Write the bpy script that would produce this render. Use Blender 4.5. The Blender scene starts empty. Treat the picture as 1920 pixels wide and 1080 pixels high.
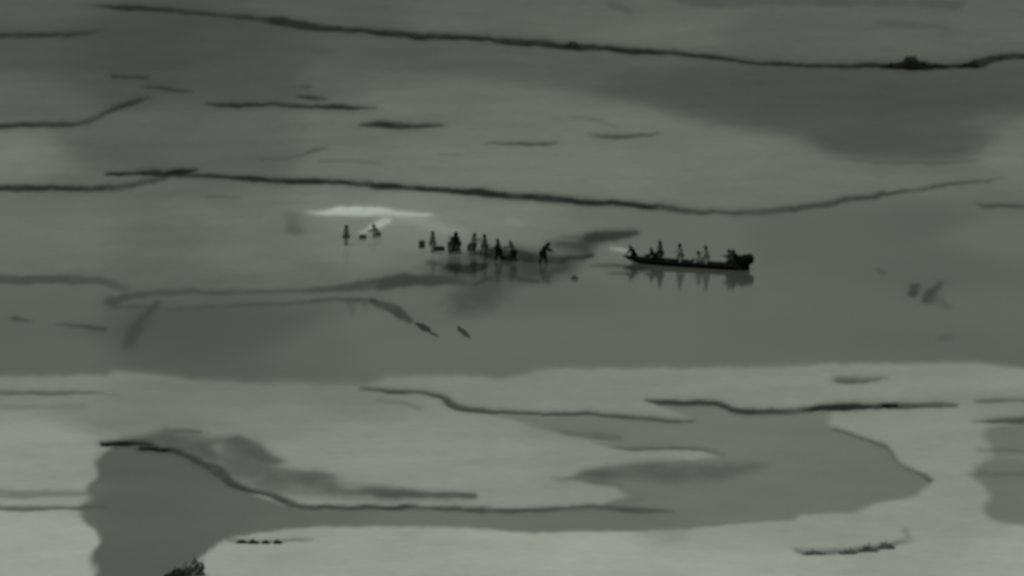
import bpy, bmesh, math, random
import numpy as np
from mathutils import Vector, Matrix
random.seed(7)
S = bpy.context.scene
COL = S.collection
R = math.radians

# ------------------------------------------------------------------ camera, sky, sun, exposure
DIST, DEP = 1200.0, R(6.0)                    # slant range and look-down angle of the aircraft's camera
WIDE = 81.8                                   # metres across the picture at that range
CAM = Vector((0, -DIST*math.cos(DEP), DIST*math.sin(DEP)))
cd = bpy.data.cameras.new('camera'); cam = bpy.data.objects.new('camera', cd); COL.objects.link(cam)
cam.location = CAM; cam.rotation_euler = (math.pi/2 - DEP, 0, 0)
cd.sensor_width = 36; cd.lens = 36*DIST/WIDE
cd.clip_start = 1; cd.clip_end = 60000
cd.dof.use_dof = True                         # the long lens of the photograph is soft all over
cd.dof.focus_distance = 283; cd.dof.aperture_fstop = 6.0
S.camera = cam

SUN_EL, SUN_AZ = R(58), R(200)
w = bpy.data.worlds.new("World"); S.world = w; w.use_nodes = True
wn, wl = w.node_tree.nodes, w.node_tree.links
bg = wn['Background']
sky = wn.new('ShaderNodeTexSky'); sky.sky_type = 'NISHITA'; sky.sun_disc = False
sky.sun_elevation = SUN_EL; sky.sun_rotation = SUN_AZ; sky.air_density = 1; sky.dust_density = 0.3
hs = wn.new('ShaderNodeHueSaturation'); hs.inputs['Saturation'].default_value = 0.0   # heat camera: no colour
mx = wn.new('ShaderNodeMix'); mx.data_type = 'RGBA'; mx.blend_type = 'MULTIPLY'; mx.inputs[0].default_value = 1
mx.inputs[7].default_value = (0.90, 1.0, 0.86, 1)
wl.new(sky.outputs[0], hs.inputs['Color']); wl.new(hs.outputs[0], mx.inputs[6]); wl.new(mx.outputs[2], bg.inputs[0])
bg.inputs[1].default_value = 0.05
sd = bpy.data.lights.new('sun', 'SUN'); sd.energy = 3.2; sd.angle = R(20); sd.color = (0.96, 1.0, 0.93)
sun = bpy.data.objects.new('sun', sd); COL.objects.link(sun)
sv = Vector((math.sin(SUN_AZ)*math.cos(SUN_EL), math.cos(SUN_AZ)*math.cos(SUN_EL), math.sin(SUN_EL)))
sun.rotation_euler = sv.to_track_quat('Z', 'Y').to_euler(); sun.location = (0, 0, 300)
S.view_settings.view_transform = 'Standard'; S.view_settings.look = 'None'
S.view_settings.exposure = -0.98; S.view_settings.gamma = 1; S.view_settings.use_curve_mapping = False

# brightness the light above gives: K for a white matt surface, SK for the sky seen in the water
K, SK, FR = 0.45, 0.15, 0.50

# ------------------------------------------------------------------ geometry of the view, helpers
TPX = WIDE/DIST/1920                          # tangent per photograph pixel
cF = Vector((0, math.cos(DEP), -math.sin(DEP))); cU = Vector((0, math.sin(DEP), math.cos(DEP)))
def at(px, py, z=0.0):
    d = cF + Vector(((px-960)*TPX, 0, 0)) + cU*((540-py)*TPX)
    return CAM + d*((z-CAM.z)/d.z)
def project(x, y, z):                         # arrays of points -> photograph pixels
    dy, dz = y-CAM.y, z-CAM.z
    f = dy*cF.y + dz*cF.z
    return 960 + x/f/TPX, 540 - (dy*cU.y + dz*cU.z)/f/TPX

def tag(o, label=None, cat=None, group=None, kind=None):
    if label: o['label'] = label
    if cat: o['category'] = cat
    if group: o['group'] = group
    if kind: o['kind'] = kind
    return o
def empty(name, loc, rz=0):
    o = bpy.data.objects.new(name, None); COL.objects.link(o)
    o.location = loc; o.rotation_euler = (0, 0, rz); o.empty_display_size = .3
    return o
def link(name, me, mat, parent=None):
    o = bpy.data.objects.new(name, me); COL.objects.link(o)
    if mat: me.materials.clear(); me.materials.append(mat)
    if parent: o.parent = parent
    return o
def from_bm(name, bm, mat, parent=None, smooth=True):
    me = bpy.data.meshes.new(name)
    bmesh.ops.recalc_face_normals(bm, faces=bm.faces)
    for f in bm.faces: f.smooth = smooth
    bm.to_mesh(me); bm.free()
    return link(name, me, mat, parent)

TINT = (0.965, 1.0, 0.94)
def lin(v): v = np.asarray(v, float)/255; return np.where(v <= .04045, v/12.92, ((v+.055)/1.055)**2.4)
MATS = {}
def mat(name, tone, rough=.85, var=.2, scale=6.0):
    """plain procedural material; tone = base reflectance of the surface"""
    if name in MATS: return MATS[name]
    m = bpy.data.materials.new(name); m.use_nodes = True; n, l = m.node_tree.nodes, m.node_tree.links
    b = n['Principled BSDF']; b.inputs['Roughness'].default_value = rough; b.inputs['Specular IOR Level'].default_value = .06
    tx = n.new('ShaderNodeTexNoise'); tx.inputs['Scale'].default_value = scale; tx.inputs['Detail'].default_value = 5
    tc = n.new('ShaderNodeTexCoord'); l.new(tc.outputs['Object'], tx.inputs['Vector'])
    cr = n.new('ShaderNodeValToRGB'); cr.color_ramp.elements[0].position = .3; cr.color_ramp.elements[1].position = .7
    a, c = tone*(1-var), tone*(1+var)
    cr.color_ramp.elements[0].color = (a*TINT[0], a*TINT[1], a*TINT[2], 1)
    cr.color_ramp.elements[1].color = (c*TINT[0], c*TINT[1], c*TINT[2], 1)
    l.new(tx.outputs['Fac'], cr.inputs['Fac']); l.new(cr.outputs[0], b.inputs['Base Color'])
    MATS[name] = m; return m

def ground_material():
    m = bpy.data.materials.new('tidal_ground'); m.use_nodes = True; n, l = m.node_tree.nodes, m.node_tree.links
    n.clear(); out = n.new('ShaderNodeOutputMaterial')
    a = n.new('ShaderNodeAttribute'); a.attribute_name = 'reflectance'
    wt = n.new('ShaderNodeAttribute'); wt.attribute_name = 'wetness'
    geo = n.new('ShaderNodeNewGeometry')
    t1 = n.new('ShaderNodeTexNoise'); t1.inputs['Scale'].default_value = .9; t1.inputs['Detail'].default_value = 6
    t2 = n.new('ShaderNodeTexNoise'); t2.inputs['Scale'].default_value = .12; t2.inputs['Detail'].default_value = 5
    for t in (t1, t2): l.new(geo.outputs['Position'], t.inputs['Vector'])
    def math_(op, x, y):
        q = n.new('ShaderNodeMath'); q.operation = op
        for i, v in enumerate((x, y)):
            if isinstance(v, (int, float)): q.inputs[i].default_value = v
            else: l.new(v, q.inputs[i])
        return q.outputs[0]
    s = math_('ADD', math_('MULTIPLY', math_('SUBTRACT', t1.outputs['Fac'], .5), .26), math_('MULTIPLY', math_('SUBTRACT', t2.outputs['Fac'], .5), .30))
    s = math_('MULTIPLY', s, math_('SUBTRACT', 1.0, math_('MULTIPLY', wt.outputs['Fac'], .5)))
    v = math_('MULTIPLY', a.outputs['Fac'], math_('ADD', s, 1.0))
    cc = n.new('ShaderNodeCombineColor')
    for i in range(3): l.new(math_('MULTIPLY', v, TINT[i]), cc.inputs[i])
    df = n.new('ShaderNodeBsdfDiffuse'); l.new(cc.outputs[0], df.inputs['Color'])
    gl = n.new('ShaderNodeBsdfGlossy'); gl.inputs['Roughness'].default_value = .085; gl.inputs['Color'].default_value = (1, 1, 1, 1)
    fr = n.new('ShaderNodeFresnel'); fr.inputs['IOR'].default_value = 1.33
    mix = n.new('ShaderNodeMixShader')
    l.new(math_('MULTIPLY', fr.outputs[0], wt.outputs['Fac']), mix.inputs[0]); l.new(df.outputs[0], mix.inputs[1]); l.new(gl.outputs[0], mix.inputs[2])
    l.new(mix.outputs[0], out.inputs[0])
    return m
GROUND = ground_material()

# ------------------------------------------------------------------ the tidal ground
def hashn(ix, iy, seed):
    h = (ix*374761393 + iy*668265263 + seed*974634777) & 0xFFFFFFFF
    h = ((h ^ (h >> 13))*1274126177) & 0xFFFFFFFF
    return ((h ^ (h >> 16)) & 0xFFFF)/65535.0
def vnoise(x, y, seed=0, octaves=3):
    tot = np.zeros_like(x); amp = 1; nrm = 0
    for o in range(octaves):
        X, Y = x*2**o + 1000, y*2**o + 1000
        ix, iy = np.floor(X).astype(np.int64), np.floor(Y).astype(np.int64)
        fx, fy = X-ix, Y-iy; fx = fx*fx*(3-2*fx); fy = fy*fy*(3-2*fy)
        a, b, c, d = (hashn(ix+i, iy+j, seed+o*17) for i, j in ((0,0),(1,0),(0,1),(1,1)))
        tot += amp*((a*(1-fx)+b*fx)*(1-fy) + (c*(1-fx)+d*fx)*fy); nrm += amp; amp *= .5
    return tot/nrm*2-1

NX, NY = 760, 560
ya, yb = at(960, 1150).y, at(960, -70).y
side = np.linspace(0, 1, 60)[1:]**1.5*90       # coarser ground beyond what the long lens frames
gx = np.concatenate([(-53-side)[::-1], np.linspace(-53, 53, NX), 53+side])
fb = np.linspace(0, 1, 40)[1:]**1.5*160
gy = np.concatenate([(ya-fb)[::-1], np.linspace(ya, yb, NY), yb+fb])
NX, NY = len(gx), len(gy); x0, x1, y0, y1 = gx[0], gx[-1], gy[0], gy[-1]
GX, GY = np.meshgrid(gx, gy)

def chaikin(pts, n=2, closed=True):
    pts = [tuple(p) for p in pts]
    for _ in range(n):
        out = [] if closed else [pts[0]]; m = len(pts)
        for i in range(m if closed else m-1):
            a, b = pts[i], pts[(i+1) % m]
            out += [tuple(.75*u+.25*v for u, v in zip(a, b)), tuple(.25*u+.75*v for u, v in zip(a, b))]
        pts = out if closed else out+[pts[-1]]
    return pts
def poly_mask(P, Q, pts, feather):
    pts = np.array(pts, float); f = feather
    m = np.zeros_like(P)
    sel = (P > pts[:,0].min()-f*3) & (P < pts[:,0].max()+f*3) & (Q > pts[:,1].min()-f*2) & (Q < pts[:,1].max()+f*2)
    p, q = P[sel], Q[sel]
    inside = np.zeros(p.shape, bool); d = np.full(p.shape, 1e9); n = len(pts)
    for i in range(n):
        ax, ay = pts[i]; bx, by = pts[(i+1) % n]
        cond = ((ay > q) != (by > q))
        with np.errstate(divide='ignore', invalid='ignore'):
            xi = (bx-ax)*(q-ay)/(by-ay if by != ay else 1e-9)+ax
        inside ^= cond & (p < xi)
        ex, ey = bx-ax, (by-ay)
        # distances across the line of sight count for less (the ground is seen foreshortened)
        s = .45
        t = np.clip(((p-ax)*ex*s*s+(q-ay)*ey)/(ex*ex*s*s+ey*ey+1e-9), 0, 1)
        d = np.minimum(d, np.hypot((p-ax-t*ex)*s, q-ay-t*ey))
    v = np.where(inside, d, -d)
    t = np.clip(v/f*.5+.5, 0, 1)
    m[sel] = t*t*(3-2*t)
    return m
def line_mask(P, Q, pts, feather=3.0, width=None):
    """pts: (x, y, width, strength)"""
    pts = np.array(pts, float); m = np.zeros_like(P); mw = pts[:,2].max()+feather*2
    sel = (P > pts[:,0].min()-mw*2) & (P < pts[:,0].max()+mw*2) & (Q > pts[:,1].min()-mw) & (Q < pts[:,1].max()+mw)
    p, q = P[sel], Q[sel]; best = np.zeros(p.shape); wv = 1 if width is None else width[sel]
    for i in range(len(pts)-1):
        ax, ay, aw, as_ = pts[i]; bx, by, bw, bs = pts[i+1]; ex, ey = bx-ax, by-ay; s = .6
        t = np.clip(((p-ax)*ex*s*s+(q-ay)*ey)/(ex*ex*s*s+ey*ey+1e-9), 0, 1)
        d = np.hypot((p-ax-t*ex)*s, q-ay-t*ey)
        w_ = aw+(bw-aw)*t; st = as_+(bs-as_)*t
        u = np.clip((w_*.5*wv+feather*.6-d)/(feather*1.2), 0, 1)
        best = np.maximum(best, u*u*(3-2*u)*st)
    m[sel] = best
    return m

# higher ground: the banks that stand out of the water (outline as laid out on the ground)
BANK = [(-120,705),(190,705),(218,694),(300,700),(370,712),(480,716),(600,719),(700,722),(728,706),(800,702),(900,706),(932,713),(1000,696),
        (1060,690),(1200,690),(1400,688),(1500,685),(1560,682),(1700,681),(1820,680),(1920,690),(3500,700),(3500,2600),(-1700,2600),(-1700,700)]
POOL = [(925,776),(1010,781),(1140,784),(1290,793),(1296,785),(1262,768),(1225,754),(1350,757),(1400,772),(1556,772),(1560,795),(1600,812),(1650,830),
        (1665,847),(1692,875),(1740,893),(1752,905),(1722,930),(1645,944),(1612,960),(1500,965),(1486,975),(1360,982),(1290,994),(1150,997),
        (1000,999),(880,990),(700,987),(600,986),(520,989),(470,960),(545,945),(640,951),(780,954),(900,957),(1000,954),(1130,946),(1172,928),(1155,914),(1090,904),
        (1048,900),(1100,884),(1190,868),(1300,862),(1350,855),(1290,842),(1180,838),(1110,822),(1015,801)]
POND = [(150,952),(172,936),(158,912),(186,892),(172,866),(205,838),(230,832),(280,842),(340,852),(380,872),(420,897),(450,917),(500,937),(548,953),(620,985),(560,990),(450,1003),
        (405,1022),(372,1050),(335,1100),(200,1260),(150,1260),(188,1072),(166,1040),(192,1008),(150,976)]
POOLR = [(1818,882),(1866,846),(1838,814),(1885,792),(2300,800),(2420,890),(2250,985),(1890,985),(1838,962),(1872,926)]
POND = chaikin(POND, 2); POOLR = chaikin(POOLR, 2)
HOLE = lambda P, Q: np.maximum.reduce([poly_mask(P, Q, POOL, 6), poly_mask(P, Q, POND, 6), poly_mask(P, Q, POOLR, 7)])

def wobble(P, Q):
    a = vnoise(GX*.55, GY*.06, 3, 4); b = vnoise(GX*.35, GY*.045, 9, 4); c = vnoise(GX*1.3, GY*.11, 13, 3)
    return P + a*12 + c*5, Q + b*3.6 + c*2.0
P0, Q0 = project(GX, GY, 0*GX)
P0, Q0 = wobble(P0, Q0)
bank0 = poly_mask(P0, Q0, BANK, 12)*(1-HOLE(P0, Q0))
far0 = poly_mask(P0, Q0, [(-200,-200),(2200,-200),(2200,335),(1820,340),(1560,378),(1340,398),(1200,384),(800,353),(400,326),(190,350),(-200,352)], 8)
GZ = .16*bank0*(1+.35*vnoise(GX*.12, GY*.05, 21, 3)) + .10*far0*(1+.4*vnoise(GX*.1, GY*.04, 5, 3))
P, Q = project(GX, GY, GZ)
PR, QR = P.copy(), Q.copy()
P, Q = wobble(P, Q)

TONE = np.full_like(P, 95.0); WET = np.zeros_like(P); REG = np.zeros(P.shape, int); NAMES = ['mudflat']
SEED = 100
def region(name): NAMES.append(name); return len(NAMES)-1
def paint(m, tone, wet=None, name=None, thr=.45):
    global TONE, WET
    TONE = TONE*(1-m) + tone*m
    if wet is not None: WET = WET*(1-m) + wet*m
    if name: REG[m > thr] = region(name)
def poly(pts, tone, feather=6, wet=None, name=None, alpha=1.0, mottle=0.0):
    global SEED
    m = poly_mask(P, Q, chaikin(pts, 1), feather)*alpha
    if mottle:                                    # patchy growth and puddles inside the outline
        SEED += 7; paint(m*np.clip(1-mottle*.5+mottle*1.3*vnoise(GX*.35, GY*.07, SEED, 4), 0, 1), tone, wet); REG[m > .45*alpha] = region(name) if name else REG[m > .45*alpha]
    else: paint(m, tone, wet, name, .45*alpha)
def line(pts, tone, feather=4.5, name='tidal_creek', wet=.1):
    full = [(p[0], p[1], p[2]*1.12 if len(p) > 2 else 8, p[3] if len(p) > 3 else 1) for p in pts]
    global GZ, SEED
    SEED += 7
    full = [(a-700 if a < -60 else a+700 if a > 2030 else a, b, c, d) for a, b, c, d in full]
    full = chaikin(full, 2, False)
    n1 = vnoise(GX*.45, GY*.05, SEED, 3)
    width = 1+.55*n1                              # the seam widens, thins out and frays along its length
    halo = line_mask(P, Q, [(a, b, c*1.7, d) for a, b, c, d in full], feather*3.2)
    paint(halo*(.20+.12*vnoise(GX*.3, GY*.04, SEED+2, 2)), tone)
    m = line_mask(P, Q, full, feather, width)
    m = m*np.clip(1.0+.55*vnoise(GX*.7, GY*.08, SEED+3, 3), 0, 1.0)
    if name: GZ = np.maximum(GZ-.10*m, np.minimum(GZ, 0))
    paint(m, tone, wet, name, .4)
def grad(pts):            # slow changes in how wet and warm the mud is: (x, y, tone) samples, blended smoothly
    num = np.zeros_like(P); den = np.zeros_like(P)
    PX = PR + 95*vnoise(GX*.09, GY*.016, 51, 4); QX = QR + 14*vnoise(GX*.09, GY*.016, 57, 4)
    for x, y, t in pts:
        ww = 1/(((PX-x)/230)**2 + ((QX-y)/75)**2 + .06)**2
        num += ww*t; den += ww
    return num/den

# --- upper flats
TONE = grad([(60,20,80),(60,95,74),(60,180,86),(60,290,105),(110,440,98),(110,490,95),(110,580,87),(110,660,88),
             (260,60,66),(260,120,66),(450,80,68),(450,140,73),(560,110,74),(620,20,80),(850,30,86),(1100,30,89),(1250,60,92),(1450,60,84),(1650,70,85),(1780,60,84),(1880,50,87),(1880,150,76),(1880,180,74),
             (700,100,78),(900,105,79),(1100,125,79),(1230,160,74),(1450,180,70),(1650,180,68),(1790,190,70),(1650,260,76),(1780,270,80),
             (240,165,72),(280,240,84),(280,290,80),(450,250,86),(620,240,90),(560,160,76),(800,200,95),(1000,220,99),(1150,240,102),(900,310,106),(1150,320,107),(1350,310,104),(1500,330,98),(1700,325,94),(1880,300,103),(1880,240,98),(400,300,84),(650,310,98),
             (260,360,90),(260,440,90),(450,400,97),(450,480,98),(620,370,103),(640,480,104),(800,390,108),(740,450,108),(900,420,106),(1000,410,104),(1100,410,96),(800,500,96),(560,520,92),(300,520,88),
             (1200,420,92),(1300,450,92),(1400,560,91),(1200,600,92),(1000,620,93),(800,660,93),(600,650,88),(420,620,80),(280,620,76),(300,670,80),(1550,440,86),(1700,420,83),(1780,500,84),(1600,600,89),(1780,640,88),(1500,660,91),(1880,450,92),(1880,600,91),(960,560,88),(700,610,92)])
# the lighter flat in the middle of the far side, its upper edge against the darker strip
poly([(560,118),(700,126),(820,139),(910,146),(960,158),(1040,168),(1120,179),(1180,190),(1240,207),(1290,226),(1400,246),(1500,252),(1560,290),(1640,304),(1830,304),(1830,345),(1500,388),(1340,395),(1100,372),(800,345),(600,330),(560,250)], 99, 14, None, None, .35)
poly([(1250,207),(1300,227),(1400,247),(1540,262),(1560,290),(1640,303),(1790,303),(1860,250),(1940,210),(2060,205),(2060,118),(1900,118),(1830,130),(1480,128),(1300,112),(1240,150)], 70, 16, None, None, .5)

# water in the middle, its shores soft where the mud only just lies under it
W = poly_mask(P, Q, [(1120,420),(1260,398),(1340,403),(1400,403),(1480,397),(1560,384),(1640,372),(1720,359),(1818,347),(1900,392),(3500,392),(3500,690),(1900,688),(1820,680),(1700,681),(1560,682),(1500,685),
          (1400,688),(1200,690),(1060,690),(1000,696),(932,713),(900,706),(800,702),(728,706),(700,722),(600,719),(480,716),(370,712),(300,700),(218,694),(190,703),(-1700,703),(-1700,535),(190,530),(400,560),(640,560),(740,590),(830,610),(900,600),(980,560),(1060,530),(1110,500),(1130,462)], 22)
WET = np.maximum(WET, W*1.0); REG[W > .5] = region('water')
shallow = poly_mask(P, Q, [(560,400),(1120,405),(1260,398),(1150,470),(900,490),(700,520),(560,520)], 40)
WET = np.maximum(WET, .22*shallow)
murk = poly_mask(P, Q, [(640,545),(800,475),(1110,470),(1110,500),(1060,530),(980,560),(900,600),(830,610),(740,590)], 20)
WET = np.maximum(WET, .38*murk)

# --- lower banks, pools
paint(poly_mask(P, Q, BANK, 7), grad([(110,720,114),(110,830,130),(110,880,130),(110,1020,143),(280,730,106),(280,790,107),(450,740,107),(500,790,118),(600,850,124),(740,850,126),(650,740,106),(900,740,117),(1100,740,119),(1100,710,117),(1400,720,119),
        (1700,720,121),(1750,800,124),(1780,900,126),(1780,980,128),(1700,1060,134),(950,850,126),(900,900,126),(1100,850,118),(1100,930,124),(1880,710,124),(1900,770,114),(1900,1030,138),
        (700,1020,136),(900,1030,141),(1100,1030,143),(1300,1010,134),(1300,1060,140),(1500,1000,128),(1500,1060,138),(450,1060,136),(550,1020,134),(650,1070,141),(400,850,112)]), 0, 'mud_bank')
WET = WET*(1-poly_mask(P, Q, BANK, 5)*.98)
paint(poly_mask(P, Q, POOL, 5), grad([(1000,790,102),(1300,820,103),(1500,850,100),(1600,900,97),(1650,900,98),(1400,940,100),(1000,975,96),(800,970,98),(620,970,92),(1300,970,100),(1200,990,95)]), .5, 'tidal_pool')
paint(poly_mask(P, Q, POND, 4), grad([(250,870,82),(300,950,83),(450,960,85),(550,975,90),(300,1060,82),(100,940,100)]), .5, 'tidal_pool')
paint(poly_mask(P, Q, POOLR, 6), 99, .5, 'tidal_pool')

# --- dark seams: creeks draining the mud
line([(-80,64,8),(120,66,8),(165,60,6,.6),(205,54,4,.1)], 44)
line([(170,10,4,.0),(222,13,6),(300,16,9),(350,20,8,.6),(440,30,7,.5),(520,40,13),(580,47,11,.8),(640,55,8),(740,63,10),(850,70,9),(960,78,9),(1010,82,10),(1070,86,9),(1180,94,10),(1200,95,11),(1280,101,8),(1330,106,7),(1420,118,5),(1480,122,6),(1560,124,7),(1650,123,11),(1710,124,15),(1750,124,7),(1790,124,8),(1832,120,14),(1850,112,8),(1900,101,8),(2040,100,8)], 34)
line([(214,143,7),(240,143,7),(276,144,5,.6)], 46)
line([(268,160,5,.5),(290,163,7),(330,170,6),(352,172,5,.5)], 50)
line([(150,236,6,.1),(214,200,8),(250,191,9),(280,183,6,.6)], 48)
line([(388,194,5,.5),(430,198,8),(480,196,6),(520,196,5,.7),(560,201,6),(620,200,7),(660,201,8),(702,203,5,.4)], 42)
line([(550,161,4,.4),(575,163,6)], 62, name='mud_or_reflection_patch')
line([(558,181,5),(582,184,7),(602,184,4,.6)], 48, name='mud_or_reflection_patch')
line([(-80,232,8),(110,234,8),(150,232,6,.8),(175,224,5,.4)], 46)
line([(676,231,5,.5),(710,230,8),(755,235,9),(800,234,6),(828,235,5,.6)], 38)
line([(915,267,4,.5),(960,268,5),(1010,270,6),(1042,267,5,.6)], 66)
line([(1100,250,3,.3),(1140,257,7),(1180,254,6),(1234,250,4,.5)], 66)
line([(1040,223,4,.3),(1110,222,5,.5),(1150,236,6,.4)], 84, name=None)
line([(490,298,5,.4),(560,290,6,.3),(588,281,7),(612,276,5,.5)], 68, name='mud_or_reflection_patch')
line([(600,303,6,.6),(660,303,5,.4),(704,305,5,.5)], 76, name=None)
line([(826,289,5,.5),(862,288,4,.5)], 82, name=None)
line([(1540,296,4,.2),(1640,304,5,.7),(1740,305,5,.8),(1830,300,4,.5)], 76, name=None)
line([(-80,352,8),(120,353,9),(190,354,8,.9),(240,347,7,.8),(300,334,6,.5)], 42)
line([(200,326,6,.6),(222,325,6),(248,324,5,.8),(290,323,8),(340,320,9),(372,318,5,.6)], 24)
line([(270,326,5,.5),(340,328,6,.7),(400,330,8,.8),(480,333,9),(530,338,11),(600,341,9),(700,347,10),(800,355,9),(900,362,9),(1000,371,10),(1040,374,11),(1100,379,8),(1200,385,8),(1260,390,6)], 34)
line([(1240,389,7),(1280,394,7),(1340,400,8),(1400,400,8),(1480,394,8),(1560,381,8),(1600,373,10),(1640,367,7),(1720,355,6,.8),(1818,340,6,.7),(1890,334,4,.1)], 60)
line([(1826,378,4,.2),(1850,387,8),(2040,389,8)], 58)
line([(388,369,5,.6),(410,370,6),(445,371,4,.4)], 80, name='mud_or_reflection_patch')
line([(-80,522,10,.8),(100,526,14,.9),(180,522,14,.8),(230,540,9,.5)], 64, 8)
line([(20,596,6),(60,601,5,.4)], 60, name='mud_or_reflection_patch'); line([(112,608,4,.4),(165,614,8),(186,616,6)], 60, name='mud_or_reflection_patch')

# middle: dark bands at the water's edge
poly([(212,575),(330,560),(520,570),(640,572),(600,610),(480,660),(340,680),(214,660)], 74, 26, .8, None, .5)
line([(214,562,14,.7),(280,548,8,.6),(400,549,7,.5),(500,546,8,.6),(600,544,8,.6),(660,538,10,.7),(720,531,18,.9),(780,525,22,1),(840,524,18,1),(870,530,10,.7)], 56, 9)
line([(214,574,9,.6),(330,580,8,.3),(560,567,6,.6),(620,561,7,.9),(700,563,6,.8)], 64, 5)
line([(700,564,8),(725,574,12),(745,583,11),(758,592,10),(768,600,7,.8)], 56, 4, name='mud_or_reflection_bar')
line([(292,566,7,.8),(275,592,13,1),(255,618,13,1),(236,648,10,.7)], 62, 9, name='mud_or_reflection_bar')
for x, a, b in ((651,566,588),(682,566,582),(672,566,576)): line([(x,a,5,.8),(x+1,b,4,.3)], 72, 3, name=None)  # reflections of the mud bank's edge, painted as dark streaks
line([(400,380,14,.3),(480,400,16,.3)], 88, 10, name=None)
poly([(820,482),(900,470),(1000,468),(1060,472),(1110,478),(1090,492),(1070,512),(1040,522),(1000,527),(960,545),(930,570),(890,590),(850,590),(840,560),(870,535),(800,512)], 58, 16, .3, 'mud_or_reflection_bar', .95, .45)  # dark mud, with blurred reflections and wakes painted into its tone
line([(842,498,8,.8),(868,508,12,1),(892,502,9,.9)], 38, 4, name=None)
line([(806,491,6,.6),(835,493,5,.7)], 66, 4, name='mud_or_reflection_patch')  # small marks of the murk: mud, painted reflections and wakes together
line([(915,478,18,.9),(1000,483,16,.9),(1060,487,9,.6)], 36, 7, name=None, wet=0)
line([(1055,483,4,.6),(1085,482,8,1),(1108,478,7,.7)], 34, 3, name='mud_or_reflection_patch')
line([(1030,508,6,.5),(1060,504,7,1),(1070,500,5,.5)], 56, 4, name='mud_or_reflection_patch')
line([(895,532,6,.8),(912,524,7,.8)], 54, 5, name='mud_or_reflection_patch')
line([(930,528,7,.5),(945,520,7,.6)], 62, 5, name=None)
line([(962,505,8,.5),(966,524,8,.8),(985,526,6,.9),(1005,527,5,.7)], 54, 4, name='mud_or_reflection_patch')
line([(1020,500,10,.4),(1022,525,8,.6)], 60, 5, name=None)
poly([(1020,458),(1075,442),(1130,433),(1197,436),(1165,447),(1120,456),(1100,480),(1070,470)], 56, 10, .15, 'mud_or_reflection_bar', .9)
line([(1105,446,12,.7),(1150,444,13,1),(1192,437,7,.7)], 46, 6, name=None)
line([(1040,452,5,.5),(1075,450,4,.6)], 96, 4, name=None); line([(1150,466,5,.6),(1172,470,7,1),(1192,474,4,.6)], 138, 5, name='foam')
line([(1120,497,5,.3),(1165,499,7,.7),(1200,506,10,.6)], 52, 5, name=None)
line([(1150,512,5,.5),(1190,513,9,.6)], 62, 5, name=None)
line([(556,405,18,.5),(554,430,16,.5)], 70, 10, name=None)
# pale sand bar with a spit running off it
poly([(560,385),(720,380),(860,395),(900,430),(860,455),(720,450),(600,425)], 113, 34, None, None, .8)  # soft glow around the sand bar, painted into the ground tone
poly([(572,399),(610,394),(650,388),(725,389),(740,395),(800,401),(808,404),(770,405),(700,404),(620,403)], 178, 6, .1, 'sandbar')
poly([(700,404),(740,396),(800,404),(830,420),(880,436),(820,438),(780,420),(730,415)], 134, 12, None, None, .7)
line([(722,414,8,.8),(700,424,6,.9),(678,438,4,.6)], 158, 4, name=None)
line([(960,415,10,.4),(975,422,10,.4)], 122, 10, name=None)
# faint marks in the water right of the boat
line([(1648,506,5,.6),(1656,512,6,.7)], 72, 5, name='mud_or_reflection_patch')
line([(1718,538,9,.8),(1714,552,9,.9)], 54, 5, name='mud_or_reflection_patch')
line([(1762,530,7,.5),(1744,550,9,.9),(1742,566,9,.8)], 56, 6, name='mud_or_reflection_patch')
line([(1755,562,10,.4),(1772,578,7,.5)], 74, 6, name='mud_or_reflection_patch')
line([(1760,636,9,.4),(1778,634,9,.5)], 76, 6, name='mud_or_reflection_patch')
# lower bank
line([(686,728,5,.6),(720,732,6),(760,735,7),(795,735,6),(812,740,7),(835,745,7),(850,760,11),(880,766,8),(960,772,7),(1060,775,7),(1110,776,6),(1140,780,7),(1220,785,8),(1270,789,8),(1298,790,5,.6)], 64)
line([(720,750,8,.6),(760,753,7,.7),(790,765,7,.5)], 94, 6, name='mud_or_reflection_patch')
line([(1000,800,5,.3),(1060,812,6,.6),(1100,818,9,.9),(1160,820,9,.8)], 84, 6)
line([(1110,830,4,.3),(1160,837,6,.8),(1200,840,6),(1290,840,5),(1325,845,5,.8),(1360,855,7,.5)], 82, 4)
poly([(1090,888),(1130,877),(1200,864),(1260,864),(1300,873),(1380,868),(1432,870),(1420,880),(1385,893),(1340,904),(1250,905),(1180,898),(1120,902)], 72, 13, .2, 'mud_or_reflection_patch', .95, .6)
line([(1085,896,7,.6),(1120,902,8,.9),(1165,912,5,.7)], 88, 4, name=None); line([(1035,896,8,.5),(1056,900,8,.5)], 100, 7, name=None)
line([(1215,751,4,.5),(1250,754,7),(1300,756,9),(1340,756,9),(1362,763,8),(1390,770,8),(1430,772,9),(1500,768,8),(1530,763,9),(1600,763,13),(1660,760,9),(1690,758,12),(1730,759,8),(1782,758,7,.6)], 50)
line([(1505,766,5,.7),(1545,762,9,1),(1600,762,9,1),(1632,761,5,.6)], 34, 4, name=None)
line([(1572,710,10,.9),(1600,713,12,1),(1640,709,7,.9),(1662,706,4,.4)], 76, 5, name='mud_or_reflection_patch')
line([(1565,804,4,.7),(1600,814,5),(1640,826,6),(1664,843,5,.7),(1680,865,5,.6),(1700,876,6),(1735,890,6),(1748,902,6)], 76, 4, name='bank_edge')
line([(-80,734,7),(110,735,8),(190,738,5,.6),(230,742,4,.1)], 82); line([(-80,758,8,.3),(160,764,8,.4)], 96, name=None)
line([(-80,925,12,.5),(110,926,14,.6),(200,925,8,.4)], 86, name=None); line([(-80,949,6),(190,952,6,.8)], 74)
line([(1828,752,4,.3),(1860,750,8),(2040,751,8)], 82); line([(1832,790,5,.4),(1870,787,10),(2040,788,10)], 62); line([(1835,845,6,.5),(2040,846,9,.8)], 84, name=None)
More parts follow.
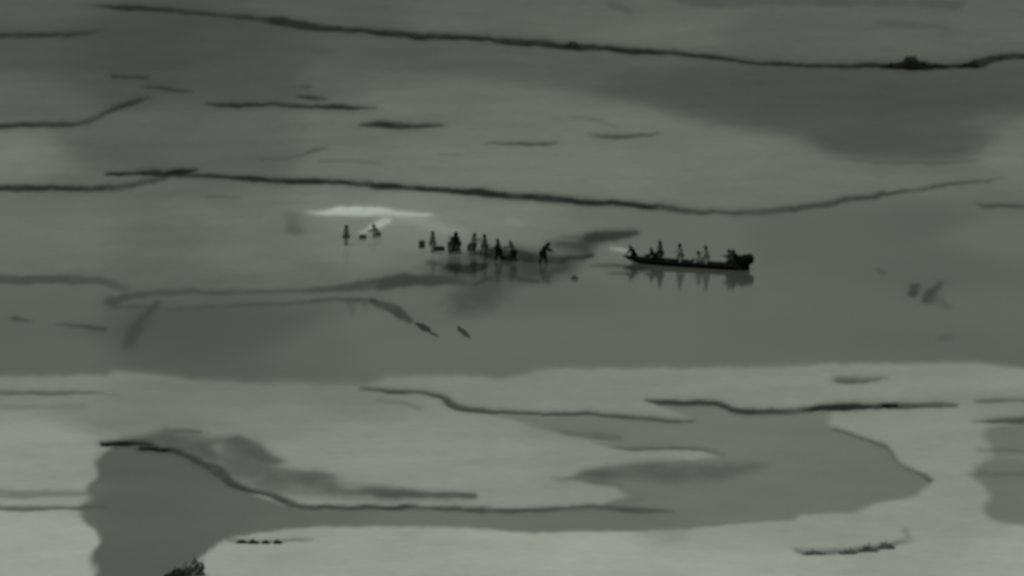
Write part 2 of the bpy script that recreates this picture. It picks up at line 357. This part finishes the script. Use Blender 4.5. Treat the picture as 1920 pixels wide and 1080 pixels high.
line([(1835,858,6,.5),(2040,858,6,.8)], 114, name=None); line([(1835,890,10,.6),(2040,896,14,.8)], 84, 8, name=None)
# lower left: black cut bank and the marsh above it
poly([(225,825),(300,812),(330,807),(376,808),(392,822),(440,820),(475,832),(500,852),(534,866),(505,880),(580,883),(620,890),(660,904),(760,916),(888,929),(870,937),(760,938),(640,934),(560,930),(480,920),(430,888),(370,856),(300,840),(225,836)], 76, 11, .1, 'mud_or_reflection_patch', .95, .55)
poly([(395,838),(415,832),(430,845),(440,862),(420,858),(400,848)], 108, 7, None, None, .8)
line([(440,825,12,.6),(470,842,22,.8),(498,864,14,.8),(530,866,6,.7)], 74, 7, name=None)
line([(430,850,14,.5),(455,880,24,.6),(560,884,8,.6),(612,892,10,.6)], 80, 8, name=None)
line([(620,918,8,.5),(720,924,12,.8),(800,928,11,.9),(885,930,7,.9)], 72, 6, name=None)
line([(318,810,5,.7),(372,810,6,.8)], 78, 4, name=None)
line([(190,830,7),(218,831,9),(268,832,8),(290,835,4,.5)], 14, 3)
line([(268,842,7),(300,843,8),(330,847,6,.8)], 16, 3)
line([(318,846,5,.8),(350,855,9),(375,866,13),(400,876,12),(430,896,13),(448,914,10),(500,924,7),(540,942,12),(570,948,9),(640,949,7),(700,950,7),(780,951,7)], 54, 4)
line([(780,951,7),(850,954,8),(950,958,9),(1000,958,9,.9),(1060,952,8,.8),(1130,950,9),(1180,955,8),(1260,960,6,.6)], 66, 4)
line([(1180,937,6,.5),(1200,935,6,.4)], 88, 5, name='mud_or_reflection_patch')
line([(1220,1000,8,.5),(1290,1004,16,.45),(1240,1020,12,.3)], 118, 12, name=None)
line([(434,1012,6,.5),(500,1015,6,.6),(560,1012,5,.6),(586,1011,3,.4)], 84, 4, name='mud_or_reflection_patch')
line([(1500,1030,7,.7),(1530,1035,9,.9),(1600,1030,8,.9),(1650,1024,10,.9),(1700,1015,7,.6)], 88, 6, name='mud_or_reflection_patch')
line([(1700,995,5,.5),(1712,1015,5,.4)], 96, 5, name=None)
line([(1145,5,10,.6),(1180,22,12,.6)], 72, 7, name='mud_or_reflection_patch')
line([(1655,42,9,.5),(1700,48,12,.6),(1780,52,7,.5)], 70, 7, name='mud_or_reflection_patch')
line([(1280,2,14,.6),(1500,4,12,.6),(1800,8,14,.6)], 68, 8, name=None)
line([(800,8,10,.4),(1100,6,10,.4)], 78, 10, name=None)

# fine variation of the mud, isotropic on the ground
TONE = TONE*(1 + (1-.6*WET)*(.030*vnoise(GX*.12, GY*.05, 31, 4) + .012*vnoise(GX*.8, GY*.2, 33, 3)))
wf = np.clip(WET, 0, 1)*FR
ALB = np.clip((lin(TONE) - wf*SK)/(K*(1-wf)), .004, .8)

def height_at(x, y):
    i = min(int(np.searchsorted(gx, x)), NX-1); j = min(int(np.searchsorted(gy, y)), NY-1)
    return float(GZ[j, i])

def build_ground():
    cell = REG[:-1, :-1]
    idx = np.arange(NX*NY).reshape(NY, NX)
    V = np.stack([GX.ravel(), GY.ravel(), GZ.ravel()], 1); al = ALB.ravel(); we = WET.ravel()
    groups = {}
    for r in np.unique(cell):                    # a region is one object; crumbs of a few cells stay with the mud round them
        n = int((cell == r).sum())
        key = r if n > 14 else 0
        groups.setdefault(key, []).append(r)
    for key, rs in groups.items():
        js, is_ = np.nonzero(np.isin(cell, rs))
        quads = np.stack([idx[js, is_], idx[js, is_+1], idx[js+1, is_+1], idx[js+1, is_]], 1)
        used, inv = np.unique(quads, return_inverse=True); inv = inv.reshape(quads.shape)
        me = bpy.data.meshes.new(NAMES[key])
        me.vertices.add(len(used)); me.vertices.foreach_set('co', V[used].ravel().astype(np.float32))
        me.loops.add(inv.size); me.loops.foreach_set('vertex_index', inv.ravel().astype(np.int32))
        me.polygons.add(len(inv)); me.polygons.foreach_set('loop_start', np.arange(0, inv.size, 4, dtype=np.int32))
        me.polygons.foreach_set('use_smooth', np.ones(len(inv), bool)) 
        me.update(calc_edges=True); me.validate()
        for nm, arr in (('reflectance', al), ('wetness', we)):
            a = me.attributes.new(nm, 'FLOAT', 'POINT'); a.data.foreach_set('value', arr[used].astype(np.float32))
        tag(link(NAMES[key], me, GROUND), kind='structure')
build_ground()

def outer_ground():                              # the flats go on to the horizon on every side
    far = 22000; xs = [-far, -2500, -400, x0, x1, 400, 2500, far]; ys = [-6000, -1800, -700, y0, y1, 900, 3500, far]
    me = bpy.data.meshes.new('ground'); vs = [(x, y, -.004) for y in ys for x in xs]; fs = []
    for j in range(len(ys)-1):
        for i in range(len(xs)-1):
            if not (i == 3 and j == 3):
                a = j*len(xs)+i; fs.append((a, a+1, a+1+len(xs), a+len(xs)))
    me.from_pydata(vs, [], fs)
    a = me.attributes.new('reflectance', 'FLOAT', 'POINT'); a.data.foreach_set('value', [.24]*len(vs))
    a = me.attributes.new('wetness', 'FLOAT', 'POINT'); a.data.foreach_set('value', [.2]*len(vs))
    tag(link('ground', me, GROUND), kind='structure')
outer_ground()

# ------------------------------------------------------------------ bodies grown on skeletons
def skin(name, pts, edges, material, parent, root=0, sub=1, fat=1.0):
    me = bpy.data.meshes.new('tmp'); me.from_pydata([p[0] for p in pts], edges, [])
    o = bpy.data.objects.new('tmp', me); COL.objects.link(o)
    sm = o.modifiers.new('s', 'SKIN'); sm.branch_smoothing = .6
    layer = me.skin_vertices[0].data if me.skin_vertices else None
    if layer is None:
        bm = bmesh.new(); bm.from_mesh(me); bm.verts.layers.skin.verify(); bm.to_mesh(me); bm.free(); layer = me.skin_vertices[0].data
    for i, p in enumerate(pts):
        p = (p[0], tuple(q*fat for q in (p[1] if isinstance(p[1], tuple) else (p[1], p[1]))))
        r = p[1] if isinstance(p[1], tuple) else (p[1], p[1]); layer[i].radius = r; layer[i].use_root = (i == root)
    if sub: ss = o.modifiers.new('u', 'SUBSURF'); ss.levels = sub
    dg = bpy.context.evaluated_depsgraph_get(); dg.update()
    nm = bpy.data.meshes.new_from_object(o.evaluated_get(dg)); nm.name = name
    for p in nm.polygons: p.use_smooth = True
    bpy.data.objects.remove(o); bpy.data.meshes.remove(me)
    return link(name, nm, material, parent)

SKINM = mat('warm_skin', .006, .6); HAIR = mat('dark_hair', .008, .8)
def cloth(tone): return mat('cloth_%d' % tone, float(lin(tone))/K*(1.0 if tone < 30 else 1.2), .9, .15)
def person(loc, face, lab, pose, tone=40, legs=None, h=1.72, group='people unloading the boat across the mud', hood=1.05, bulk=1.32):
    """pose: lean, head, (armL, flexL), (armR, flexR), (thighL, kneeL), (thighR, kneeR) in degrees, forward positive"""
    lean, hd, aL, aR, tL, tR = pose; s = h/1.72
    root = empty('person', loc, face); tag(root, lab, 'person', group)
    down = lambda a: Vector((math.sin(R(a)), 0, -math.cos(R(a)))); up = lambda a: Vector((math.sin(R(a)), 0, math.cos(R(a))))
    pel = Vector((0, 0, 0)); L = {}
    for sd_, (th, kn) in ((1, tL), (-1, tR)):
        hip = pel + Vector((0, sd_*.10, -.03)); knee = hip + down(th)*.42 + Vector((0, sd_*.02, 0)); ank = knee + down(th-kn)*.41
        L[sd_] = (hip, knee, ank)
    lift = -min(v[2].z for v in L.values()) + .08
    wa = pel + up(lean*.5)*.20; ch = wa + up(lean)*.22; nb = ch + up(lean)*.12; nk = nb + up(hd)*.07; hc = nk + up(hd)*.10 + Vector((.015, 0, 0)); ht = hc + up(hd)*.09
    sh = {}
    for sd_, (a, fx) in ((1, aL), (-1, aR)):
        so = nb + Vector((0, sd_*.175, -.05)); el = so + down(a)*.28 + Vector((0, sd_*.05, 0)); wr = el + down(a+fx)*.25 + Vector((0, -sd_*.03, 0))
        sh[sd_] = (so, el, wr, down(a+fx))
    O = Vector((0, 0, lift)); T = lambda v: tuple((v+O)*s)
    # body: trunk, neck, head with nose and ears, arms with hands and five fingers, legs with feet, one surface
    pts = [(T(pel), (.13*s, .10*s)), (T(wa), (.115*s, .09*s)), (T(ch), (.14*s, .10*s)), (T(nb), (.075*s, .07*s)), (T(nk), .055*s), (T(hc), (.085*s, .10*s)), (T(ht), (.06*s, .07*s))]
    E = [(0,1),(1,2),(2,3),(3,4),(4,5),(5,6)]
    fwd = Vector((math.cos(R(hd)), 0, -math.sin(R(hd))))
    pts.append((T(hc+fwd*.105-up(hd)*.01), .014*s)); E.append((5, len(pts)-1))
    for sd_ in (1, -1):
        so, el, wr, dr = sh[sd_]; b = len(pts)
        palm = wr + dr*.07
        pts += [(T(so), .055*s), (T(el), .042*s), (T(wr), .028*s), (T(palm), (.036*s, .022*s))]; E += [(3, b), (b, b+1), (b+1, b+2), (b+2, b+3)]
        side = Vector((dr.z, 0, -dr.x)); curl = Vector((0, -sd_, 0))
        for k, ln in enumerate((.062, .075, .070, .055)):
            o1 = palm + dr*.04 + side*(.03-.02*k); o2 = o1 + dr*ln*.6 + curl*.012; o3 = o2 + dr*ln*.35 + curl*.025
            c = len(pts); pts += [(T(o1), .009*s), (T(o2), .0085*s), (T(o3), .007*s)]; E += [(b+3, c), (c, c+1), (c+1, c+2)]
        c = len(pts); th1 = palm + side*.045 - dr*.01; pts += [(T(th1), .011*s), (T(th1+side*.01+dr*.045+curl*.01), .009*s)]; E += [(b+3, c), (c, c+1)]
        hip, knee, ank = L[sd_]; b = len(pts)
        pts += [(T(hip), .088*s), (T(knee), .056*s), (T(ank), .038*s), (T(ank+Vector((.16, 0, -.045))), (.035*s, .03*s))]; E += [(0, b), (b, b+1), (b+1, b+2), (b+2, b+3)]
    skin('body', pts, E, SKINM, root, fat=1.12)
    # jacket with hood down at the neck, trousers, boots, hair
    cm = cloth(tone); lm = cloth(legs if legs is not None else tone)
    j = [(T(pel+Vector((0,0,-.04))), (.17*s, .135*s)), (T(wa), (.155*s, .125*s)), (T(ch), (.175*s, .13*s)), (T(nb+up(lean)*.0), (.10*s, .095*s))]; JE = [(0,1),(1,2),(2,3)]
    for sd_ in (1, -1):
        so, el, wr, dr = sh[sd_]; b = len(j); j += [(T(so), .075*s), (T(el), .058*s), (T(wr-dr*.01), .044*s)]; JE += [(3, b), (b, b+1), (b+1, b+2)]
    skin('jacket', j, JE, cm, root, fat=1.38*bulk)
    t_ = [(T(pel+Vector((0,0,.0))), (.145*s, .12*s))]; TE = []
    for sd_ in (1, -1):
        hip, knee, ank = L[sd_]; b = len(t_); t_ += [(T(hip+Vector((0,0,-.03))), .10*s), (T(knee), .07*s), (T(ank+Vector((0,0,.05))), .056*s)]; TE += [(0, b), (b, b+1), (b+1, b+2)]
    skin('trousers', t_, TE, lm, root, fat=1.45*bulk)
    for sd_ in (1, -1):
        ank = L[sd_][2]
        skin('boot', [(T(ank+Vector((0,0,.10))), .055*s), (T(ank+Vector((0,0,-.02))), .052*s), (T(ank+Vector((.17,0,-.045))), (.045*s, .036*s))], [(0,1),(1,2)], lm, root, fat=1.2)
    bm = bmesh.new(); bmesh.ops.create_uvsphere(bm, u_segments=12, v_segments=8, radius=1)
    bmesh.ops.delete(bm, geom=[v for v in bm.verts if v.co.z < -.35 or (v.co.x > .55 and v.co.z < .45)], context='VERTS')
    c = Vector(T(hc+up(hd)*.012-fwd*.012)); bm.transform(Matrix.Translation(c) @ Matrix.Rotation(R(hd), 4, 'Y') @ Matrix.Diagonal((.135*s, .118*s, .15*s, 1)))
    from_bm('hair', bm, HAIR, root)
    if hood:
        bm = bmesh.new(); bmesh.ops.create_uvsphere(bm, u_segments=14, v_segments=10, radius=1)
        bmesh.ops.delete(bm, geom=[v for v in bm.verts if v.co.x > .72 and abs(v.co.z) < .6], context='VERTS')
        c = Vector(T(hc-up(hd)*.02-fwd*.01)); bm.transform(Matrix.Translation(c) @ Matrix.Rotation(R(hd), 4, 'Y') @ Matrix.Diagonal((.175*s*hood, .165*s*hood, .195*s*hood, 1)))
        from_bm('hood', bm, mat('hood_cloth', .006, .9), root)
    return root

#            lean head  armL      armR      legL      legR
STAND     = (4,   5,  (8, 12),  (-5, 15), (6, 4),   (-6, 4))
RELAX     = (2,   12, (20, 70), (4, 12),  (3, 2),   (-3, 3))
STEP      = (10,  8,  (35, 25), (-25, 20),(24, 12), (-18, 16))
REACH     = (28,  20, (75, 10), (60, 15), (18, 20), (-10, 8))
BEND      = (78,  80, (30, 5),  (45, 5),  (22, 14), (-4, 6))
LEANF     = (40,  35, (50, 20), (35, 15), (12, 14), (-12, 10))
CROUCH    = (45,  20, (60, 40), (40, 50), (95, 120),(85, 115))
SIT       = (15,  10, (35, 50), (30, 60), (85, 85), (80, 80))
CARRY     = (12,  15, (50, 60), (50, 60), (14, 12), (-10, 12))

def ground_person(px, py, face, lab, pose, tone, legs=None, h=1.72, sink=.03):
    p = at(px, py); z = height_at(p.x, p.y)
    p = at(px, py, z); return person((p.x, p.y, z-sink), R(face), lab, pose, tone, legs, h)

ground_person(649, 460, 20, 'person standing alone farthest left, below the pale sand bar', STAND, 58, 60, 1.62)
ground_person(708, 446, 200, 'stooping person beside the pale spit that runs off the sand bar', CROUCH, 68, 80, 1.6)
ground_person(811, 474, 10, 'leftmost standing person of the cluster on the mud, small bundle on each side', STAND, 52, 78)
ground_person(846, 476, 20, 'person leaning forward over a bundle, left shoulder to the darkest figure', LEANF, 44, 50)
ground_person(858, 476, 190, 'darkest and broadest standing person in the middle of the cluster', CARRY, 16, 36, 1.78)
ground_person(887, 478, 350, 'grey clad person walking right, between the darkest figure and the thin one', CARRY, 72, 46, 1.76)
ground_person(909, 480, 170, 'thin grey person standing just left of the dark leaning figure', RELAX, 58, 58, 1.72)
ground_person(935, 488, 185, 'black clad person standing in dark mud with one leg forward, left of two bales', STEP, 24, 16, 1.74)
ground_person(963, 490, 175, 'slim person standing behind the bales in dark mud, black trousers', REACH, 58, 18, 1.66)
ground_person(1018, 494, 5, 'person bent forward reaching right, nearest to the boat on the mud side', (38, 50, (42, 25), (30, 30), (24, 10), (-16, 6)), 20, 18, 1.84)

# ------------------------------------------------------------------ bales
BALE = mat('bale_sacking', .022, .9); STRAP = mat('bale_strap', .05, .7)
def bale(px, py, lab, w_=.62, d=.42, hh=.38, rz=0, tone=None):
    w_, hh = w_*1.15, hh*1.15
    p = at(px, py); z = height_at(p.x, p.y); p = at(px, py, z)
    root = empty('bale', (p.x, p.y, z-.03), R(rz)); tag(root, lab, 'bale', 'bales lying on the mud')
    bm = bmesh.new(); bmesh.ops.create_cube(bm, size=1); bmesh.ops.subdivide_edges(bm, edges=bm.edges[:], cuts=3, use_grid_fill=True)
    for v in bm.verts:
        n = Vector((v.co.x, v.co.y, v.co.z)); r = n.length
        v.co = n.lerp(n.normalized()*.56, .38) + Vector((random.uniform(-.015,.015) for _ in range(3)))
        v.co = Vector((v.co.x*w_, v.co.y*d, (v.co.z+.5)*hh))
    from_bm('sack', bm, mat('bale_sacking_%s' % tone, tone, .9) if tone else BALE, root)
    for x in (-.2, .2):
        bm = bmesh.new(); n = 16; r1 = []
        for k in range(n):
            a = 2*math.pi*k/n; rr = .56
            for q in (-.02, .02): r1.append(bm.verts.new(((x*w_+q), math.cos(a)*d*rr, (math.sin(a)*rr+.5)*hh)))
        for k in range(n):
            a, b, c, e = r1[2*k], r1[2*k+1], r1[(2*k+3) % (2*n)], r1[(2*k+2) % (2*n)]; bm.faces.new((a, b, c, e))
        from_bm('strap', bm, STRAP, root)
bale(680, 448, 'small bale alone at the tip of the pale spit', .5, .4, .34, 10, .05)
bale(791, 465, 'upright bale at the left end of the cluster of people', .45, .45, .55, 0, .03)
bale(824, 470, 'wide flat bale between two standing people of the cluster', .75, .45, .36, 5)
bale(848, 472, 'tall bale under the person leaning forward', .62, .5, .62, 20)
bale(883, 470, 'dark bale carried low beside the grey clad walking person', .5, .4, .5, 30, .05)
bale(946, 487, 'bale in dark mud touching the black clad person', .6, .4, .36, 8)
bale(956, 489, 'bale lying at the feet of the slim person', .5, .4, .42, -12)

# ------------------------------------------------------------------ the boat
HULL = mat('boat_hull', .010, .5, .15, 2); INNER = mat('boat_inside', .016, .8, .2, 3); RUB = mat('rubber_trim', .008, .6)
MOT = mat('motor_cowling', .004, .5); STEEL = mat('dark_alloy', .02, .4)
bs = at(1390, 506); bb = at(1176, 492)                      # stern and bow on the water
ax = (bb-bs); LEN = ax.length; YAW = math.atan2(ax.y, ax.x)
boat = empty('open_boat', (bs.x, bs.y, 0), YAW)
tag(boat, 'long dark open boat with people standing in it and outboard motors at its stern', 'boat')
def hull_sections():
    secs = []
    for i in range(19):
        t = i/18; x = t*LEN
        half = 1.05*(1-max(0, (t-.55)/.45)**2.2)*(.9+.1*min(1, t*4)) + .03
        top = .37 + .16*max(0, (t-.45)/.55)**2; keel = -.22 + .50*max(0, (t-.72)/.28)**2
        secs.append((x, half, top, keel))
    return secs
secs = hull_sections()
def shell(inset, lift_, name, m, parent, close=False):
    bm = bmesh.new(); rows = []
    for x, hf, tp, kl in secs:
        hf = max(hf-inset, .01); row = []
        for a in np.linspace(-1, 1, 13):
            yy = hf*math.copysign(abs(a)**.8, a) if a else 0
            prof = abs(a)**2.6
            row.append(bm.verts.new((min(x, LEN-inset*2)+(.35*prof if x > LEN*.95 else 0), yy*(1-.18*(1-prof)), kl+lift_+(tp-kl-lift_)*prof)))
        rows.append(row)
    for r1, r2 in zip(rows, rows[1:]):
        for i in range(12): bm.faces.new((r1[i], r1[i+1], r2[i+1], r2[i]))
    bm.faces.new(rows[0])
    return from_bm(name, bm, m, parent)
shell(0, 0, 'hull', HULL, boat); shell(.06, .12, 'inner_shell', INNER, boat)
for sd_ in (1, -1):
    pts = [((x+(.35 if x > LEN*.95 else 0), sd_*max(hf-.02, .02), tp+.01), .045) for x, hf, tp, kl in secs[::2]]
    skin('gunwale', pts, [(i, i+1) for i in range(len(pts)-1)], RUB, boat)
def box(bm, c, d, bev=.02):
    r = bmesh.ops.create_cube(bm, size=1); vs = r['verts']
    bmesh.ops.scale(bm, vec=d, verts=vs); bmesh.ops.translate(bm, vec=c, verts=vs)
    es = list({e for v in vs for e in v.link_edges}); bmesh.ops.bevel(bm, geom=es, offset=bev, segments=2, affect='EDGES')
def half_at(x): return float(np.interp(x, [s_[0] for s_ in secs], [s_[1] for s_ in secs]))
for f in (.22, .42, .62, .8):
    bm = bmesh.new(); box(bm, (LEN*f, 0, .34), (.28, 2*half_at(LEN*f)-.2, .045)); from_bm('bench', bm, INNER, boat)
bm = bmesh.new(); box(bm, (LEN*.44, 0, .0), (LEN*.8, 1.25, .04)); from_bm('floor_boards', bm, INNER, boat)
bm = bmesh.new(); box(bm, (-.02, 0, .2), (.09, 1.7, .72)); from_bm('transom', bm, HULL, boat)
for yy in (-.62, 0, .62):                                   # three outboard motors side by side
    bm = bmesh.new(); bmesh.ops.create_uvsphere(bm, u_segments=16, v_segments=12, radius=1)
    for v in bm.verts:
        q = v.co; sx = .46 if q.x < 0 else .36
        v.co = Vector((-.34+q.x*sx, yy+q.y*.26*(1-.12*max(0, q.z)), .84+math.copysign(abs(q.z)**.7, q.z)*.44))
    mo = from_bm('outboard_motor', bm, MOT, boat)
    bm = bmesh.new(); box(bm, (-.28, yy, .25), (.20, .13, .95)); box(bm, (-.30, yy, -.35), (.34, .05, .5)); box(bm, (-.12, yy, .42), (.24, .2, .34)); from_bm('motor_leg', bm, STEEL, mo)
    bm = bmesh.new()
    for k in range(3):
        a = k*2*math.pi/3; c0 = Vector((-.5, yy, -.42)); d = Vector((0, math.cos(a), math.sin(a))); e = Vector((.05, -math.sin(a)*.07, math.cos(a)*.07))
        vs = [bm.verts.new(c0+d*r_+e*g+Vector((t_, 0, 0))) for t_ in (0, .01) for r_, g in ((.02, -1), (.18, -1), (.18, 1), (.02, 1))]
        bm.faces.new(vs[:4]); bm.faces.new(vs[:3:-1])
        for q in range(4): bm.faces.new((vs[q], vs[(q+1) % 4], vs[4+(q+1) % 4], vs[4+q]))
    from_bm('propeller', bm, STEEL, mo, False)
mw = boat.matrix_basis.copy(); mw = Matrix.Translation(boat.location) @ Matrix.Rotation(YAW, 4, 'Z')
def boat_person(px, ly, face, lab, pose, tone, legs=None, h=1.72, z=.02):
    # walk along the boat's axis to the point seen at px
    best = min((abs(project(*[np.array([c]) for c in (mw @ Vector((t, ly, z)))])[0][0]-px), t) for t in np.linspace(-.2, LEN, 400))[1]
    w_ = mw @ Vector((best, ly, z)); return person((w_.x, w_.y, z), R(face), lab, pose, tone, legs, h, 'people aboard the boat')
boat_person(1189, 0, 190, 'person hunched at the bow of the boat, hands on the gunwale', LEANF, 16, 14, 1.45, .0)
boat_person(1238, -.25, 170, 'tallest standing person in the front half of the boat', STAND, 46, 44, 1.8)
boat_person(1230, .3, 185, 'person crouching low at the feet of the tall one in the boat', CROUCH, 12, 12, 1.8)
boat_person(1275, 0, 200, 'pale clad person standing in the middle of the boat, only the head dark', RELAX, 84, 88, 1.70)
boat_person(1312, .3, 180, 'barely visible pale clad person seated behind the middle of the boat', SIT, 86, 88, 1.6, .0)
boat_person(1324, -.1, 190, 'pale clad person standing between the middle and the stern of the boat', RELAX, 88, 90, 1.66)
boat_person(1372, .1, 180, 'person seated in front of the motors, head leaning to the bow', (20, 30, (60, 30), (50, 40), (85, 85), (80, 85)), 40, 40, 1.72, .2)
boat_person(1384, -.3, 180, 'dark figure squatting against the motors at the stern', CROUCH, 8, 8, 1.9, .2)

# ------------------------------------------------------------------ lumps of mud standing in the water
LUMP = mat('wet_mud_lump', .055, .7, .25, 5)
def lump(x0, y0_, x1, y1_, w_, h_, lab, m=LUMP):
    a, b = at(x0, y0_), at(x1, y1_); c = (a+b)/2; d = (b-a).length; rz = math.atan2(b.y-a.y, b.x-a.x)-math.pi/2
    bm = bmesh.new(); bmesh.ops.create_icosphere(bm, subdivisions=4, radius=1)
    ph = [random.uniform(0, 6.28) for _ in range(6)]
    for v in bm.verts:
        k = 1+.20*math.sin(v.co.x*4+ph[0])+.18*math.sin(v.co.y*6+ph[1])*math.cos(v.co.x*3+ph[2])+.08*math.sin(v.co.y*17+v.co.x*7+ph[3])
        v.co = Vector((v.co.x*w_*k/2, v.co.y*d*(.85+.15*k)/2, max(v.co.z, -.3)*h_*k))
    o = from_bm('mud_lump', bm, m); o.location = (c.x, c.y, 0); o.rotation_euler = (0, 0, rz)
    tag(o, lab, 'mud lump', 'mud lumps standing in the water')
lump(782, 605, 805, 622, .62, .16, 'lump of dark mud in the water at the end of the slanting mud bar')
lump(803, 621, 822, 631, .35, .06, 'thin flat mud lump trailing to the lower right of a darker one')
lump(858, 613, 880, 633, .50, .14, 'isolated slanting mud lump, rightmost of those below the people')
lump(1070, 523, 1084, 523, .9, .28, 'small round dark lump in the water below and right of the bending person')

# ------------------------------------------------------------------ salt marsh shrubs
LEAF = mat('marsh_leaves', .03, .9, .3, 3); TWIG = mat('marsh_twigs', .03, .9)
def shrub(px, py, w_, h_, n, lab, m=LEAF, name='marsh_shrub', cat='shrub', grp='low shrubs of the marsh', peak=.5, d=2.0):
    p = at(px, py); z = height_at(p.x, p.y); p = at(px, py, z)
    root = empty(name, (p.x, p.y, z-.03)); tag(root, lab, cat, grp)
    vs, fs = [], []
    for i in range(n):
        x = random.uniform(-1, 1); env = max(.10, (1-(abs(x-(peak*2-1))/(1+abs(peak*2-1)))**1.5))*(.78+.22*math.sin(x*9+px)*math.cos(x*4+py)); y = random.uniform(-1, 1)
        zz = random.uniform(0, 1)**.8*env*(1-.5*y*y)*random.uniform(.7, 1.08)
        c = Vector((x*w_/2, y*d/2, zz*h_)); s_ = random.uniform(.04, .10)
        u = Vector((random.gauss(0,1), random.gauss(0,1), random.gauss(0,1))).normalized(); v = u.cross(Vector((random.gauss(0,1), random.gauss(0,1), random.gauss(0,1)))).normalized()
        k = len(vs); vs += [c-u*s_*1.4, c-v*s_*.6, c+u*s_*1.4, c+v*s_*.6]; fs.append((k, k+1, k+2, k+3))
    me = bpy.data.meshes.new('foliage'); me.from_pydata(vs, [], fs); link('foliage', me, m, root)
    pts = [((0, 0, 0), .035)]; E = []
    for i in range(6):
        x = random.uniform(-.8, .8)*w_/2; env = max(.1, 1-abs(x/(w_/2)-(peak*2-1))/(1+abs(peak*2-1)))
        b = len(pts); pts += [((x*.5, random.uniform(-.3,.3)*d, h_*.25*env), .022), ((x, random.uniform(-.5,.5)*d*.8, h_*.7*env), .012)]; E += [(0, b), (b, b+1)]
    skin('stem', pts, E, TWIG, root, sub=0)
shrub(1714, 128, 3.6, 1.5, 2600, 'largest black shrub on the far creek, near the right end', peak=.45, d=3)
shrub(1676, 126, 2.4, .6, 900, 'low shrub joining the largest one on its left, on the far creek')
shrub(1753, 126, 2.6, .45, 700, 'low straggling shrub right of the largest one on the far creek')
shrub(1815, 126, 2.0, .75, 900, 'shrub at the far right end of the far creek', peak=.7)
shrub(1073, 88, 1.5, .9, 500, 'single small shrub standing behind the far creek in the middle', m=mat('pale_leaves', .07, .9))
shrub(1668, 761, 1.2, .22, 300, 'flat tuft on the dark creek right of the tidal pool', name='tuft', cat='tuft', grp='tufts on the near mud')
for px, py, w_, h_, lab in ((453, 1019, .9, .42, 'left of two dark tufts on the mud near the lower left'), (474, 1019, .8, .40, 'right of two dark tufts on the mud near the lower left'),
                            (521, 1020, .7, .44, 'single dark tuft beside a pair of tufts, lower left'), (498, 1018, .5, .25, 'faint tuft between the pair and the single one, lower left')):
    shrub(px, py, w_, h_, 260, lab, name='tuft', cat='tuft', grp='tufts on the near mud', m=mat('tuft_leaves', .045, .9), d=1)
SM = mat('grey_tuft_leaves', .17, .9)
for px, py, w_, h_, lab in ((1525, 1040, 1.7, .42, 'leftmost low tuft of the grey row at the lower right'), (1592, 1040, 1.5, .6, 'second tuft of the grey row at the lower right'),
                            (1628, 1036, 1.6, .8, 'tallest tuft of the grey row at the lower right'), (1662, 1030, 1.4, .8, 'tuft at the right end of the grey row, lower right')):
    shrub(px, py, w_, h_, 420, lab, name='tuft', cat='tuft', grp='tufts on the near mud', m=SM, d=1.5)
shrub(345, 1082, 2.7, 1.5, 1500, 'dark slanting shrub at the bottom edge, beside the lower left pond', m=mat('slanting_shrub_leaves', .05, .9), peak=.8, d=2.5)
